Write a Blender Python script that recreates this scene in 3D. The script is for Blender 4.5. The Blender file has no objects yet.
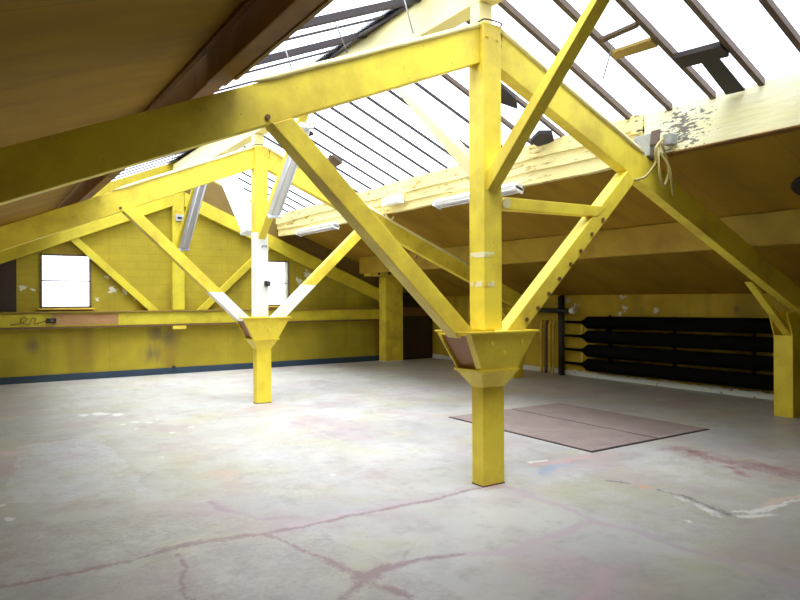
import bpy, bmesh, math, random
import numpy as np
from mathutils import Vector, Matrix
random.seed(7)
S = bpy.context.scene
COL = S.collection
# building frame: x = across the hall (to the right eave), y = along the ridge, z = up (metres)

# ------------------------------------------------------------------ camera
cam_data = bpy.data.cameras.new('camera')
cam = bpy.data.objects.new('camera', cam_data); COL.objects.link(cam)
cam_data.sensor_width = 36; cam_data.lens = 653.83*36/800
cam_data.clip_start = .02
cam_data.shift_y = -1.24/800
cam.rotation_mode = 'QUATERNION'
yaw, roll = .5809, .0039
cam.rotation_quaternion = (Matrix.Rotation(-yaw, 3, 'Z') @ Matrix.Rotation(math.pi/2, 3, 'X') @ Matrix.Rotation(-roll, 3, 'Z')).to_quaternion()
cam.location = (0, 0, 1.6)
S.camera = cam

# ------------------------------------------------------------------ daylight and exposure
W = bpy.data.worlds.new('sky'); S.world = W; W.use_nodes = True
wn = W.node_tree.nodes; wl = W.node_tree.links; wn.clear()
wo = wn.new('ShaderNodeOutputWorld'); wb = wn.new('ShaderNodeBackground')
wb.inputs[0].default_value = (.88, .94, 1.0, 1); wb.inputs[1].default_value = 7.5
wl.new(wb.outputs[0], wo.inputs[0])
sun_d = bpy.data.lights.new('sun', 'SUN'); sun_d.energy = 17.0; sun_d.angle = math.radians(46); sun_d.color = (.98, .99, 1)
sun = bpy.data.objects.new('sun', sun_d); COL.objects.link(sun)
sun.rotation_mode = 'QUATERNION'
sun.rotation_quaternion = Vector((.13, .30, -1)).to_track_quat('-Z', 'Y')
S.view_settings.view_transform = 'Standard'; S.view_settings.look = 'None'
S.view_settings.gamma = 1; S.view_settings.use_curve_mapping = False
S.view_settings.exposure = -1.15

# ------------------------------------------------------------------ materials
class NT:
    def __init__(s, name, rough=.6, spec=.5, metal=0):
        s.m = bpy.data.materials.new(name); s.m.use_nodes = True
        s.n = s.m.node_tree.nodes; s.l = s.m.node_tree.links
        s.b = s.n['Principled BSDF']; s.b.inputs['Roughness'].default_value = rough
        s.b.inputs['Specular IOR Level'].default_value = spec; s.b.inputs['Metallic'].default_value = metal
        s.geo = s.n.new('ShaderNodeNewGeometry'); s.pos = s.geo.outputs['Position']
    def sock(s, v, inp):
        if isinstance(v, bpy.types.NodeSocket): s.l.new(v, inp)
        elif isinstance(v, (tuple, list)) and len(v) == 3 and inp.type == 'RGBA': inp.default_value = (*v, 1)
        else: inp.default_value = v
    def noise(s, scale=5, detail=4, rough=.6, stretch=None, seed=0):
        n = s.n.new('ShaderNodeTexNoise'); n.inputs['Scale'].default_value = scale
        n.inputs['Detail'].default_value = detail; n.inputs['Roughness'].default_value = rough
        mp = s.n.new('ShaderNodeMapping'); mp.inputs['Location'].default_value = (seed*3.7, seed*1.3, seed*2.1)
        if stretch: mp.inputs['Scale'].default_value = stretch
        s.l.new(s.pos, mp.inputs[0]); s.l.new(mp.outputs[0], n.inputs['Vector']); return n.outputs[0]
    def ramp(s, v, a, b):
        r = s.n.new('ShaderNodeMapRange'); r.inputs[1].default_value = a; r.inputs[2].default_value = b
        r.clamp = True; s.sock(v, r.inputs[0]); return r.outputs[0]
    def math(s, op, a, b=0.0):
        r = s.n.new('ShaderNodeMath'); r.operation = op; s.sock(a, r.inputs[0]); s.sock(b, r.inputs[1]); return r.outputs[0]
    def mix(s, f, a, b, mode='MIX'):
        r = s.n.new('ShaderNodeMix'); r.data_type = 'RGBA'; r.blend_type = mode
        s.sock(f, r.inputs[0]); s.sock(a, r.inputs[6]); s.sock(b, r.inputs[7]); return r.outputs[2]
    def xyz(s):
        r = s.n.new('ShaderNodeSeparateXYZ'); s.l.new(s.pos, r.inputs[0]); return r.outputs
    def ball(s, c, r0, r1):
        d = s.n.new('ShaderNodeVectorMath'); d.operation = 'DISTANCE'; s.l.new(s.pos, d.inputs[0]); d.inputs[1].default_value = c
        return s.ramp(d.outputs['Value'], r1, r0)
    def bump(s, v, strength=.2, dist=.01):
        b = s.n.new('ShaderNodeBump'); b.inputs['Strength'].default_value = strength; b.inputs['Distance'].default_value = dist
        s.sock(v, b.inputs['Height']); s.l.new(b.outputs[0], s.b.inputs['Normal'])
    def out(s, c):
        s.sock(c, s.b.inputs['Base Color']); return s.m

YEL = (.92, .75, .068)
def yellow(name, base=YEL, dark=(.60, .43, .045), rough=.5, dirt=1.0, white_below=None, extra=None, stretch=None):
    t = NT(name, rough, .4)
    c = t.mix(t.ramp(t.noise(2.2, 5, .6, stretch), .42, .75), base, dark)
    spots = t.ramp(t.noise(38, 3, .5, None, 2), .70, .76)
    c = t.mix(t.math('MULTIPLY', spots, .6*dirt), c, (.16, .09, .03))
    if white_below is not None:
        z = t.xyz()[2]
        zz = t.math('ADD', z, t.math('MULTIPLY', t.noise(20, 2), .02))
        c = t.mix(t.ramp(zz, white_below+.004, white_below-.004), c, (.86, .86, .80))
    if extra: c = extra(t, c)
    t.bump(t.noise(30, 4), .25, .004)
    return t.out(c)
M = {}
M['yel'] = yellow('yellow_painted_timber')
M['yel_w2'] = yellow('yellow_and_white_post', white_below=2.64)
M['yel_w3'] = yellow('yellow_and_white_strut_left', white_below=1.72)
M['yel_w4'] = yellow('yellow_and_white_strut_right', white_below=1.84)
M['cream'] = yellow('cream_paint_and_light', (.90, .82, .42), (.86, .74, .30), dirt=.3)  # pale paint; on the nearest truss's far brace it stands for light
M['white'] = yellow('white_timber', (.92, .92, .88), (.86, .84, .74), dirt=.2)  # near-white tone of the brace behind the middle truss
M['steel_yel'] = yellow('yellow_painted_iron', (.88, .70, .05), (.66, .47, .03), .45, 1.3)
def simple(name, col, rough=.6, metal=0, var=.25, scale=12):
    t = NT(name, rough, .5, metal)
    d = tuple(x*(1-var) for x in col)
    t.bump(t.noise(40, 3), .2, .003)
    return t.out(t.mix(t.noise(scale, 4), col, d))
M['dark_iron'] = simple('dark_iron', (.018, .016, .014), .55)
M['fin_black'] = simple('black_finned_tube', (.005, .0045, .004), .9)
M['fin_black'].node_tree.nodes['Principled BSDF'].inputs['Specular IOR Level'].default_value = .08
M['bolt'] = simple('rusty_bolt', (.20, .10, .04), .6)
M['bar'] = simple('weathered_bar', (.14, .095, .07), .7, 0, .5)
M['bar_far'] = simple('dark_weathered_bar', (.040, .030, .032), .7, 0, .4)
M['galv'] = simple('galvanised_metal', (.45, .44, .43), .4, .5)
M['fit_grey'] = simple('grey_enamel', (.52, .52, .56), .35)
M['fit_white'] = simple('white_enamel', (.93, .93, .93), .35, 0, .06)
M['tube'] = simple('unlit_tube_glass', (.8, .8, .8), .15, 0, .03)
M['box_grey'] = simple('grey_box_paint', (.42, .43, .40), .6, 0, .5, 30)
M['black'] = simple('black_plastic', (.015, .015, .017), .4)
M['rod'] = simple('dull_rod', (.30, .29, .30), .5)
M['brown_board'] = simple('dark_brown_board', (.05, .028, .016), .7, 0, .5, 5)
M['frame'] = simple('brown_frame', (.16, .11, .05), .6)
M['plate'] = None
M['rust_wood'] = simple('bare_reddish_wood', (.50, .27, .10), .7, 0, .35, 6)
M['pipe_yel'] = yellow('yellow_painted_pipe', (.80, .58, .07), (.6, .4, .04))
M['pipe_brown'] = simple('brown_painted_pipe', (.20, .10, .035), .5)
M['ochre'] = simple('ochre_batten', (.42, .29, .08), .7)
M['dull_yel'] = simple('dull_yellow_cable', (.52, .43, .14), .6)
M['dull_edge'] = simple('ochre_edge', (.36, .22, .03), .7, 0, .5)
M['web_dim'] = simple('dimmed_web_paint', (.34, .15, .04), .5)  # yellow-brown web paint, with the channel's weaker light mixed into the colour
M['vent_dark'] = simple('blackened_vent', (.01, .009, .008), .7)

def ceiling_mat():
    t = NT('ceiling_board_paint', .75, .2)
    c = t.mix(t.ramp(t.noise(.9, 5, .6, (.5, 1.4, 1)), .35, .7), (.38, .225, .016), (.26, .148, .012))
    c = t.mix(t.math('MULTIPLY', t.ramp(t.noise(2, 4, .5, (.5, 1.6, 1), 4), .5, .8), .6), c, (.19, .09, .012))
    y = t.xyz()[1]
    seam = t.math('PINGPONG', t.math('ADD', y, .35), .61)
    c = t.mix(t.math('MULTIPLY', t.ramp(seam, .010, .002), .55), c, (.16, .09, .02))
    t.bump(t.noise(12, 4), .2, .006)
    return t.out(c)
M['ceil'] = ceiling_mat()

def wall_mat(name, kind):
    t = NT(name, .65, .3)
    x, y, z = t.xyz()
    comb = t.n.new('ShaderNodeCombineXYZ')
    t.sock(x if kind == 'gable' else y, comb.inputs[0]); t.sock(z, comb.inputs[1])
    br = t.n.new('ShaderNodeTexBrick'); t.l.new(comb.outputs[0], br.inputs['Vector'])
    br.inputs['Color1'].default_value = (1, 1, 1, 1); br.inputs['Color2'].default_value = (.93, .93, .93, 1)
    br.inputs['Mortar'].default_value = (.80, .80, .80, 1); br.inputs['Scale'].default_value = 1
    br.inputs['Mortar Size'].default_value = .009; br.inputs['Mortar Smooth'].default_value = .5
    br.inputs['Brick Width'].default_value = .45; br.inputs['Row Height'].default_value = .16
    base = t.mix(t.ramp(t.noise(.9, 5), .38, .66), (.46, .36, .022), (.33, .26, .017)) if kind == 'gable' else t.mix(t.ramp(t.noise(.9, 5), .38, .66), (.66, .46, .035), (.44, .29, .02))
    # vertical streaks of old paint
    base = t.mix(t.math('MULTIPLY', t.ramp(t.noise(1.6, 3, .5, (1, 1, .12), 5), .52, .66), .45), base, (.24, .20, .02))
    base = t.mix(t.math('MULTIPLY', t.ramp(t.noise(1.1, 2, .5, (1, 1, .12), 9), .60, .70), .6), base, (.22, .12, .02))
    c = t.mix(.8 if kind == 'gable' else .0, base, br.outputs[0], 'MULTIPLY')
    if kind == 'gable':
        pts = [((2.35, 14.5, 2.07), .13), ((2.43, 14.5, 1.82), .18), ((2.7, 14.5, 1.78), .14), ((2.9, 14.5, 1.62), .14), ((3.04, 14.5, 1.53), .12),
               ((.82, 14.5, 1.82), .16), ((1.02, 14.5, 1.80), .1), ((6.62, 14.5, 2.0), .24), ((6.85, 14.5, 2.2), .24), ((2.15, 14.5, 1.62), .12), ((7.1, 14.5, 2.35), .15)]
        stains = [((1.0, 14.5, .72), .26), ((3.55, 14.5, .8), .4), ((3.2, 14.5, .45), .45), ((3.3, 14.5, .9), .4)]
        low = t.ramp(z, 1.02, 1.04)
        # the lower wall is boarded and has wide vertical panels
        pn = t.math('PINGPONG', t.math('ADD', x, .1), .62)
        c = t.mix(low, base, c); c = t.mix(t.math('MULTIPLY', t.ramp(pn, .012, .003), .5), c, (.30, .2, .03))
    else:
        pts = [((10.45, 9.32, 1.40), .22), ((10.45, 8.15, 1.62), .16), ((10.45, 8.1, 1.4), .15), ((10.45, 7.41, 1.36), .13), ((10.45, 9.5, 1.55), .15), ((10.45, 8.2, 1.30), .13)]
        stains = [((10.45, 5.9, 1.4), .12)]
    m = None
    for p, r in pts:
        b = t.ball(p, 0, r); m = b if m is None else t.math('MAXIMUM', m, b)
    pk = t.math('ADD', t.math('MULTIPLY', m, .42), t.noise(13, 4, .65, (1, 1, 1.6), 3))
    c = t.mix(t.math('MULTIPLY', t.ramp(pk, .78, .81), t.ramp(m, 0, .12)), c, (.70, .67, .52))
    m = None
    for p, r in stains:
        b = t.ball(p, 0, r); m = b if m is None else t.math('MAXIMUM', m, b)
    st = t.math('ADD', t.math('MULTIPLY', m, .5), t.noise(5, 4, .6, (1, 1, .3), 8))
    c = t.mix(t.math('MULTIPLY', t.ramp(st, .62, .9), t.math('MULTIPLY', m, .9)), c, (.17, .13, .05))
    t.bump(br.outputs[1] if kind == 'gable' else t.noise(20, 4), .25, -.004)
    return t.out(c)
M['gable'] = wall_mat('yellow_painted_blockwork', 'gable')
M['side'] = wall_mat('yellow_painted_side_wall', 'side')
def peel_white(name, base, under, thr=.55):
    t = NT(name, .7, .3)
    c = t.mix(t.ramp(t.noise(9, 5, .65, None, 3), thr, thr+.04), base, under)
    t.bump(t.noise(18, 4), .3, .006)
    return t.out(c)
M['white_base'] = peel_white('peeling_white_skirting', (.75, .76, .70), (.25, .20, .10), .62)
M['blue_base'] = simple('dark_blue_skirting', (.030, .060, .095), .5, 0, .4, 4)
def sill_mat(name, cracked):
    t = NT(name, .55, .35)
    c = t.mix(t.ramp(t.noise(1.5, 4, .6, (1, .5, 2)), .4, .7), (.95, .93, .68), (.93, .88, .50))
    if cracked:
        c = t.mix(.6, c, (.88, .72, .22))
        n = t.math('ADD', t.noise(5, 5, .7, (1, .45, 3), 6), 0)
        c = t.mix(t.ramp(n, .57, .62), c, (.52, .34, .08))
        b = t.math('MAXIMUM', t.ball((6.04, 4.25, 3.35), 0, .55), 0)
        k = t.math('ADD', t.math('MULTIPLY', b, .22), t.noise(16, 5, .7, (1, .6, 2), 2))
        c = t.mix(t.math('MULTIPLY', t.ramp(k, .66, .70), t.ramp(b, 0, .1)), c, (.10, .09, .08))
    else:
        b = t.math('MAXIMUM', t.ball((6.04, 3.95, 3.32), 0, .45), 0)
        k = t.math('ADD', t.math('MULTIPLY', b, .24), t.noise(18, 5, .7, (1, .6, 2), 2))
        c = t.mix(t.math('MULTIPLY', t.ramp(k, .66, .70), t.ramp(b, 0, .1)), c, (.20, .18, .16))
    t.bump(t.noise(9, 5, .6, (1, .4, 3)), .35, .01)
    return t.out(c)
M['sill'] = sill_mat('cream_yellow_curb_paint', False)
M['sill_old'] = sill_mat('peeling_cream_curb_paint', True)
M['purlin_left'] = yellow('old_brown_yellow_timber', (.26, .125, .02), (.12, .055, .012), .65, 1)
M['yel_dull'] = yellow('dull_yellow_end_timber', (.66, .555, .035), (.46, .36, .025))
M['gable_darkener'] = simple('gable_darkening_brown', (.20, .125, .02), .7, 0, .4, 3)  # tone of the panel added to darken the gable
M['tape'] = peel_white('peeling_cream_band', (.86, .80, .52), (.80, .62, .07), .48)
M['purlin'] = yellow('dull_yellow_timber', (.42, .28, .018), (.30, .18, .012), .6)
def glass_mat():
    m = bpy.data.materials.new('rooflight_glass'); m.use_nodes = True
    n = m.node_tree.nodes; l = m.node_tree.links; n.clear()
    o = n.new('ShaderNodeOutputMaterial'); a = n.new('ShaderNodeBsdfTransparent'); a.inputs[0].default_value = (.96, .97, 1, 1)
    b = n.new('ShaderNodeBsdfTranslucent'); b.inputs[0].default_value = (.9, .92, .95, 1)
    g = n.new('ShaderNodeBsdfGlossy'); g.inputs['Roughness'].default_value = .1
    x = n.new('ShaderNodeMixShader'); x.inputs[0].default_value = .12
    y = n.new('ShaderNodeMixShader'); y.inputs[0].default_value = .04
    l.new(a.outputs[0], x.inputs[1]); l.new(b.outputs[0], x.inputs[2]); l.new(x.outputs[0], y.inputs[1]); l.new(g.outputs[0], y.inputs[2])
    l.new(y.outputs[0], o.inputs[0]); return m
M['glass'] = glass_mat()
def plate_mat():
    t = NT('worn_hatch_plate', .5, .4)
    c = t.mix(t.ramp(t.noise(3, 6, .65), .4, .7), (.33, .26, .24), (.25, .20, .185))
    c = t.mix(t.ramp(t.noise(7, 5, .7, (.6, 2, 1), 3), .62, .7), c, (.44, .34, .29))
    c = t.mix(t.ramp(t.noise(22, 4, .6, None, 5), .69, .72), c, (.66, .60, .55))
    t.bump(t.noise(30, 4), .3, .004); return t.out(c)
M['plate'] = plate_mat()

def floor_mat():
    t = NT('worn_concrete_floor', .42, .5)
    c = t.mix(t.ramp(t.noise(.7, 6, .6), .38, .66), (.53, .52, .48), (.41, .40, .385))
    c = t.mix(t.math('MULTIPLY', t.ramp(t.noise(1.3, 5, .6, None, 4), .48, .66), .75), c, (.46, .43, .30))   # yellowish film
    c = t.mix(t.math('MULTIPLY', t.ramp(t.noise(1.0, 5, .65, None, 11), .49, .66), .7), c, (.43, .335, .34))   # pinkish film
    c = t.mix(t.math('MULTIPLY', t.ramp(t.noise(1.2, 5, .65, None, 17), .54, .7), .5), c, (.55, .56, .58))   # pale worn
    c = t.mix(t.math('MULTIPLY', t.ramp(t.noise(4.5, 6, .7, None, 21), .50, .70), .5), c, (.27, .25, .235))
    c = t.mix(t.math('MULTIPLY', t.ramp(t.noise(28, 4, .6, None, 23), .68, .73), .5), c, (.17, .14, .14))
    c = t.mix(t.math('MULTIPLY', t.ramp(t.noise(20, 3, .6, None, 27), .71, .74), .6), c, (.66, .64, .60))
    at = t.n.new('ShaderNodeAttribute'); at.attribute_name = 'stain'
    amt = t.n.new('ShaderNodeAttribute'); amt.attribute_name = 'amount'
    n1 = t.ramp(t.noise(34, 6, .75, None, 31), .34, .66); n2 = t.ramp(t.noise(6, 5, .65, None, 37), .34, .66)
    nn = t.math('ADD', t.math('MULTIPLY', n1, .55), t.math('MULTIPLY', n2, .45))
    a = t.math('ADD', t.math('MULTIPLY', amt.outputs['Fac'], .85), t.math('MULTIPLY', t.math('SUBTRACT', nn, .5), .95))
    f = t.math('MULTIPLY', t.ramp(a, .22, .72), t.ramp(amt.outputs['Fac'], .02, .2))
    f = t.math('MULTIPLY', f, .9)
    c = t.mix(f, c, at.outputs['Color'])
    r = t.math('ADD', t.math('MULTIPLY', t.noise(3, 5, .6, None, 41), .35), .27)
    t.l.new(r, t.b.inputs['Roughness'])
    t.bump(t.noise(14, 6, .6), .22, .006)
    return t.out(c)
M['floor'] = floor_mat()

# ------------------------------------------------------------------ object helpers
def tag(o, label=None, cat=None, group=None, kind=None):
    if label: o['label'] = label
    if cat: o['category'] = cat
    if group: o['group'] = group
    if kind: o['kind'] = kind
    return o
def empty(name, loc, label=None, cat=None, group=None, kind=None):
    o = bpy.data.objects.new(name, None); o.location = loc; o.empty_display_size = .1
    COL.objects.link(o); o['_w'] = [float(v) for v in loc]
    return tag(o, label, cat, group, kind)
def base_of(p): return Vector(p['_w']) if p is not None else Vector((0, 0, 0))
class MB:
    def __init__(s): s.bm = bmesh.new()
    def poly_prism(s, pts, d, bevel=.004):
        """pts: planar outline (3D), d: extrusion vector"""
        bm = s.bm; a = [bm.verts.new(p) for p in pts]; d = Vector(d); b = [bm.verts.new(Vector(p)+d) for p in pts]
        n = len(pts); fs = [bm.faces.new(a), bm.faces.new(list(reversed(b)))]
        for i in range(n): fs.append(bm.faces.new((a[i], b[i], b[(i+1) % n], a[(i+1) % n])))
        if bevel:
            es = set(e for f in fs for e in f.edges)
            bmesh.ops.bevel(bm, geom=list(es), offset=bevel, segments=2, profile=.6, affect='EDGES', clamp_overlap=True)
        return s
    def box(s, x0, x1, y0, y1, z0, z1, bevel=.004):
        return s.poly_prism([(x0, y0, z0), (x1, y0, z0), (x1, y0, z1), (x0, y0, z1)], (0, y1-y0, 0), bevel)
    def frustum(s, lo, hi, bevel=.004):
        bm = s.bm; a = [bm.verts.new(p) for p in lo]; b = [bm.verts.new(p) for p in hi]
        fs = [bm.faces.new(list(reversed(a))), bm.faces.new(b)]; n = len(a)
        for i in range(n): fs.append(bm.faces.new((a[i], a[(i+1) % n], b[(i+1) % n], b[i])))
        if bevel:
            es = set(e for f in fs for e in f.edges)
            bmesh.ops.bevel(bm, geom=list(es), offset=bevel, segments=2, profile=.6, affect='EDGES', clamp_overlap=True)
        return s
    def tube(s, pts, r, seg=10, cap=True):
        bm = s.bm; pts = [Vector(p) for p in pts]; rings = []; prev = None
        rs = r if isinstance(r, (list, tuple)) else [r]*len(pts)
        for i, p in enumerate(pts):
            t = (pts[min(i+1, len(pts)-1)]-pts[max(i-1, 0)]).normalized()
            if prev is None:
                u = t.orthogonal().normalized()
            else:
                u = (prev-t*prev.dot(t)); u = u.normalized() if u.length > 1e-6 else t.orthogonal().normalized()
            prev = u; w = t.cross(u)
            rings.append([bm.verts.new(p+(u*math.cos(2*math.pi*k/seg)+w*math.sin(2*math.pi*k/seg))*rs[i]) for k in range(seg)])
        for i in range(len(rings)-1):
            for k in range(seg):
                f = bm.faces.new((rings[i][k], rings[i][(k+1) % seg], rings[i+1][(k+1) % seg], rings[i+1][k])); f.smooth = True
        if cap:
            bm.faces.new(list(reversed(rings[0]))); bm.faces.new(rings[-1])
        return s
    def build(s, name, mat, parent=None, **kw):
        base = base_of(parent)
        if parent is None and kw.get('origin'): base = Vector(kw['origin'])
        bmesh.ops.recalc_face_normals(s.bm, faces=s.bm.faces)
        bmesh.ops.translate(s.bm, verts=s.bm.verts, vec=-base)
        me = bpy.data.meshes.new(name); s.bm.to_mesh(me); s.bm.free()
        o = bpy.data.objects.new(name, me); me.materials.append(mat); COL.objects.link(o)
        if parent is not None:
            o.parent = parent; o['_w'] = [float(v) for v in base]
        else:
            o.location = base; o['_w'] = [float(v) for v in base]
        tag(o, kw.get('label'), kw.get('cat'), kw.get('group'), kw.get('kind')); return o
def bez(pts, n=8):
    """Catmull-Rom through points"""
    P = [Vector(p) for p in pts]; P = [P[0]*2-P[1]]+P+[P[-1]*2-P[-2]]; out = []
    for i in range(1, len(P)-2):
        for k in range(n):
            t = k/n; a, b, c, d = P[i-1], P[i], P[i+1], P[i+2]
            out.append(.5*((2*b)+(c-a)*t+(2*a-5*b+4*c-d)*t*t+(3*b-a-3*c+d)*t**3))
    out.append(P[-2]); return out

C = 3.74
def zrb(x): return 3.66-.42*abs(x-3.75)          # underside of the rafters
def zrt(x): return zrb(x)+.31
def zc(x): return 3.36-.385*(abs(x-C)-2.30)      # ceiling boards
def zg(x): return 3.57+.433*(2.30-abs(x-C))      # glazing plane
XR, XL = 10.45, -2.97
Y0, Y1 = -4.0, 14.5
YG = 2.45      # the rooflight glazing starts here; the unseen roof nearer is closed to darken the near bay

# ------------------------------------------------------------------ the setting
def floor():
    def spans(*s):
        o = []
        for a, b, d in s: o += list(np.arange(a, b-1e-6, d))
        return np.array(o+[s[-1][1]])
    xs = spans((XL-.2, -.4, .15), (-.4, 7.6, .022), (7.6, XR+.2, .06)); ys = spans((Y0-.2, 1.4, .2), (1.4, 6.4, .022), (6.4, 10.6, .045), (10.6, Y1+.2, .09))
    nx, ny = len(xs), len(ys)
    X, Y = np.meshgrid(xs, ys); x = X.ravel(); y = Y.ravel()
    co = np.zeros((nx*ny, 3), 'f'); co[:, 0] = x; co[:, 1] = y
    i = np.arange(ny-1)[:, None]*nx+np.arange(nx-1)[None, :]; i = i.ravel()
    quads = np.stack([i, i+1, i+nx+1, i+nx], 1)
    me = bpy.data.meshes.new('floor')
    me.vertices.add(nx*ny); me.vertices.foreach_set('co', co.ravel())
    me.loops.add(quads.size); me.loops.foreach_set('vertex_index', quads.ravel().astype('i'))
    me.polygons.add(len(quads)); me.polygons.foreach_set('loop_start', (np.arange(len(quads))*4).astype('i'))
    me.polygons.foreach_set('loop_total', np.full(len(quads), 4, 'i')); me.update(calc_edges=True)
    rng = np.random.RandomState(3)
    def wob(x, y, f):
        s = np.zeros_like(x)
        for k in range(7):
            a = rng.rand()*6.28; ff = f*(1+.6*k); s += np.sin((x*np.cos(a)+y*np.sin(a))*ff+rng.rand()*6.28)/(1+.6*k)
        return s/2.5
    wx = wob(x, y, 7); wy = wob(x, y, 7)
    colr = np.zeros((len(x), 3)); colr[:] = (.4, .36, .34); am = np.zeros(len(x))
    def add(d, soft, c, amt=1.0):
        a = np.clip(1-d/soft, 0, 1)*amt
        m = a > am; colr[m] = c; am[m] = a[m]
    def line(P, w, c, amt=1.0, wb=.03):
        px, py = x+wx*wb, y+wy*wb; D = np.full(len(x), 9.0)
        for (ax, ay), (bx, by) in zip(P[:-1], P[1:]):
            dx, dy = bx-ax, by-ay; t = np.clip(((px-ax)*dx+(py-ay)*dy)/(dx*dx+dy*dy+1e-9), 0, 1)
            D = np.minimum(D, np.hypot(px-ax-t*dx, py-ay-t*dy))
        add(D, w, c, amt)
    def blob(cx, cy, rx, ry, c, amt=1.0, wb=.08):
        add(np.hypot((x+wx*wb-cx)/rx, (y+wy*wb-cy)/ry), 1.0, c, amt)
    PK = (.29, .19, .20); PKL = (.47, .39, .42); WH = (.75, .74, .70)
    # broad coloured films and paler or darker zones first
    def poly_patch(P, c, amt):
        inside = np.zeros(len(x), bool); px, py = x+wx*.05, y+wy*.05; n = len(P)
        for i in range(n):
            (x1, y1), (x2, y2) = P[i], P[(i+1) % n]
            cr = ((y1 > py) != (y2 > py)) & (px < (x2-x1)*(py-y1)/(y2-y1+1e-9)+x1); inside ^= cr
        m = inside & (am < amt); colr[m] = c; am[m] = amt
    poly_patch([(.42, 8.3), (1.25, 8.35), (1.28, 5.5), (.22, 6.0)], (.57, .585, .60), .52)
    poly_patch([(1.30, 8.3), (3.5, 8.3), (3.5, 4.4), (1.35, 5.2)], (.55, .53, .47), .36)
    poly_patch([(1.4, 13.5), (6.0, 13.5), (5.0, 9.9), (1.5, 9.0)], (.56, .56, .55), .40)
    poly_patch([(-.4, 5.6), (1.3, 5.1), (2.0, 4.2), (2.3, 2.3), (-.4, 2.3)], (.36, .30, .30), .42)
    poly_patch([(3.9, 4.05), (5.6, 4.0), (6.6, 3.2), (6.4, 1.5), (3.9, 1.5)], (.43, .41, .30), .42)
    poly_patch([(-.4, 13.9), (1.4, 13.6), (1.3, 8.6), (-.4, 8.6)], (.36, .35, .30), .42)
    blob(1.9, 5.8, .32, .7, (.55, .42, .38), .75)
    blob(.33, 8.0, .18, .3, (.62, .50, .48), 1.2)
    blob(6.2, 3.7, .42, .75, (.38, .24, .24), .62)
    line([(6.22, 4.2), (6.15, 3.86), (6.13, 3.58), (6.25, 3.31), (6.13, 2.7)], .30, (.32, .18, .185), .80, .1)
    line([(6.31, 3.96), (6.0, 3.5), (5.82, 3.2)], .16, (.33, .18, .18), .7, .06)
    blob(6.2, 4.02, .18, .2, (.19, .085, .09), .95)
    line([(4.35, 4.3), (4.57, 4.37), (4.75, 4.38)], .13, (.30, .37, .50), .8, .05)
    line([(4.50, 4.52), (4.91, 4.46), (5.4, 4.45)], .07, (.58, .33, .33), .9, .05)
    line([(4.58, 4.62), (4.75, 4.6)], .05, WH, 1.1)
    blob(4.76, 3.49, .07, .09, (.62, .36, .22), 1.3, .02)
    line([(4.79, 3.36), (4.79, 3.16), (4.74, 2.98), (4.64, 2.68)], .06, (.12, .12, .14), .75, .05)
    line([(4.65, 3.8), (4.73, 3.62)], .05, (.17, .18, .22), 1.0, .04)
    line([(4.70, 3.16), (4.66, 2.95), (4.58, 2.7)], .10, WH, .62, .06)
    line([(4.81, 2.62), (5.0, 2.65), (5.2, 2.62)], .045, WH, 1.5, .03)
    line([(5.0, 2.66), (5.3, 2.7), (5.7, 2.62)], .055, (.62, .50, .40), 1.4, .03)
    line([(5.0, 2.60), (5.3, 2.63), (5.7, 2.55)], .03, WH, 1.5, .03)
    line([(4.68, 2.62), (4.78, 2.55), (4.92, 2.5)], .05, WH, 1.3, .04)
    line([(4.72, 2.72), (4.95, 2.58)], .03, WH, 1.3, .04)
    for (a, b, r) in [(1.31, 10.0, .10), (1.5, 9.98, .16), (1.7, 9.8, .13), (1.64, 8.95, .06), (1.8, 9.06, .08), (1.94, 8.9, .08), (2.1, 9.1, .05), (2.0, 8.1, .05), (1.7, 8.6, .05), (2.3, 8.3, .05), (1.6, 6.9, .03),
                      (.2, 5.95, .05), (.22, 5.56, .06), (2.5, 7.2, .06), (3.0, 6.1, .05), (2.75, 5.3, .04), (4.3, 2.75, .03), (6.8, 7.0, .06), (6.2, 6.6, .05), (5.9, 5.9, .05)]:
        blob(a, b, r, r*1.3, WH, 1.5, .05)
    poly_patch([(5.6, 12.4), (6.9, 12.6), (6.6, 10.8), (5.9, 10.8)], (.56, .56, .55), .5)
    # slab joints and cracks, filled with pinkish compound
    line([(-.4, 4.27), (.25, 4.28), (.67, 4.25), (1.13, 4.30), (1.67, 4.23), (2.34, 4.25), (3.03, 4.2), (3.6, 4.26)], .045, PK, .95)
    line([(1.05, 4.33), (1.37, 4.31), (1.6, 4.27)], .10, PK, .9)
    line([(1.9, 4.3), (2.4, 4.3), (3.0, 4.25), (3.55, 4.28)], .11, PKL, .72)
    line([(1.67, 4.23), (1.76, 3.86), (1.82, 3.62), (1.87, 3.39), (1.92, 3.24)], .04, PK, 1.0)
    line([(1.80, 3.56), (1.9, 3.28), (2.05, 3.33), (2.2, 3.34)], .085, PK, 1.0, .05)
    line([(1.60, 3.02), (1.76, 3.17), (1.9, 3.26)], .08, PK, 1.0, .05)
    line([(1.88, 3.27), (1.87, 3.07), (1.95, 2.9)], .09, PK, 1.0, .05)
    blob(1.9, 3.26, .16, .16, PK, 1.2, .06)
    line([(2.2, 3.35), (2.5, 3.55)], .03, PK, .6)
    line([(1.78, 3.3), (1.55, 3.45), (1.4, 3.4)], .03, PK, .55)
    line([(2.18, 3.34), (2.37, 3.29), (2.57, 3.19)], .05, PK, .95)
    line([(2.57, 3.19), (2.85, 3.08), (3.18, 3.11), (3.67, 3.13)], .085, PKL, 1.1)
    line([(3.8, 4.2), (3.79, 3.53), (3.73, 3.14), (3.79, 2.86), (3.8, 2.52), (3.81, 2.14), (3.82, 1.5)], .06, PKL, 1.15)
    line([(3.8, 4.2), (3.79, 3.53), (3.73, 3.14), (3.79, 2.86), (3.8, 2.52), (3.81, 2.14), (3.82, 1.5)], .03, PK, .9)
    blob(3.72, 4.22, .26, .16, (.50, .35, .36), 1.0)
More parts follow.
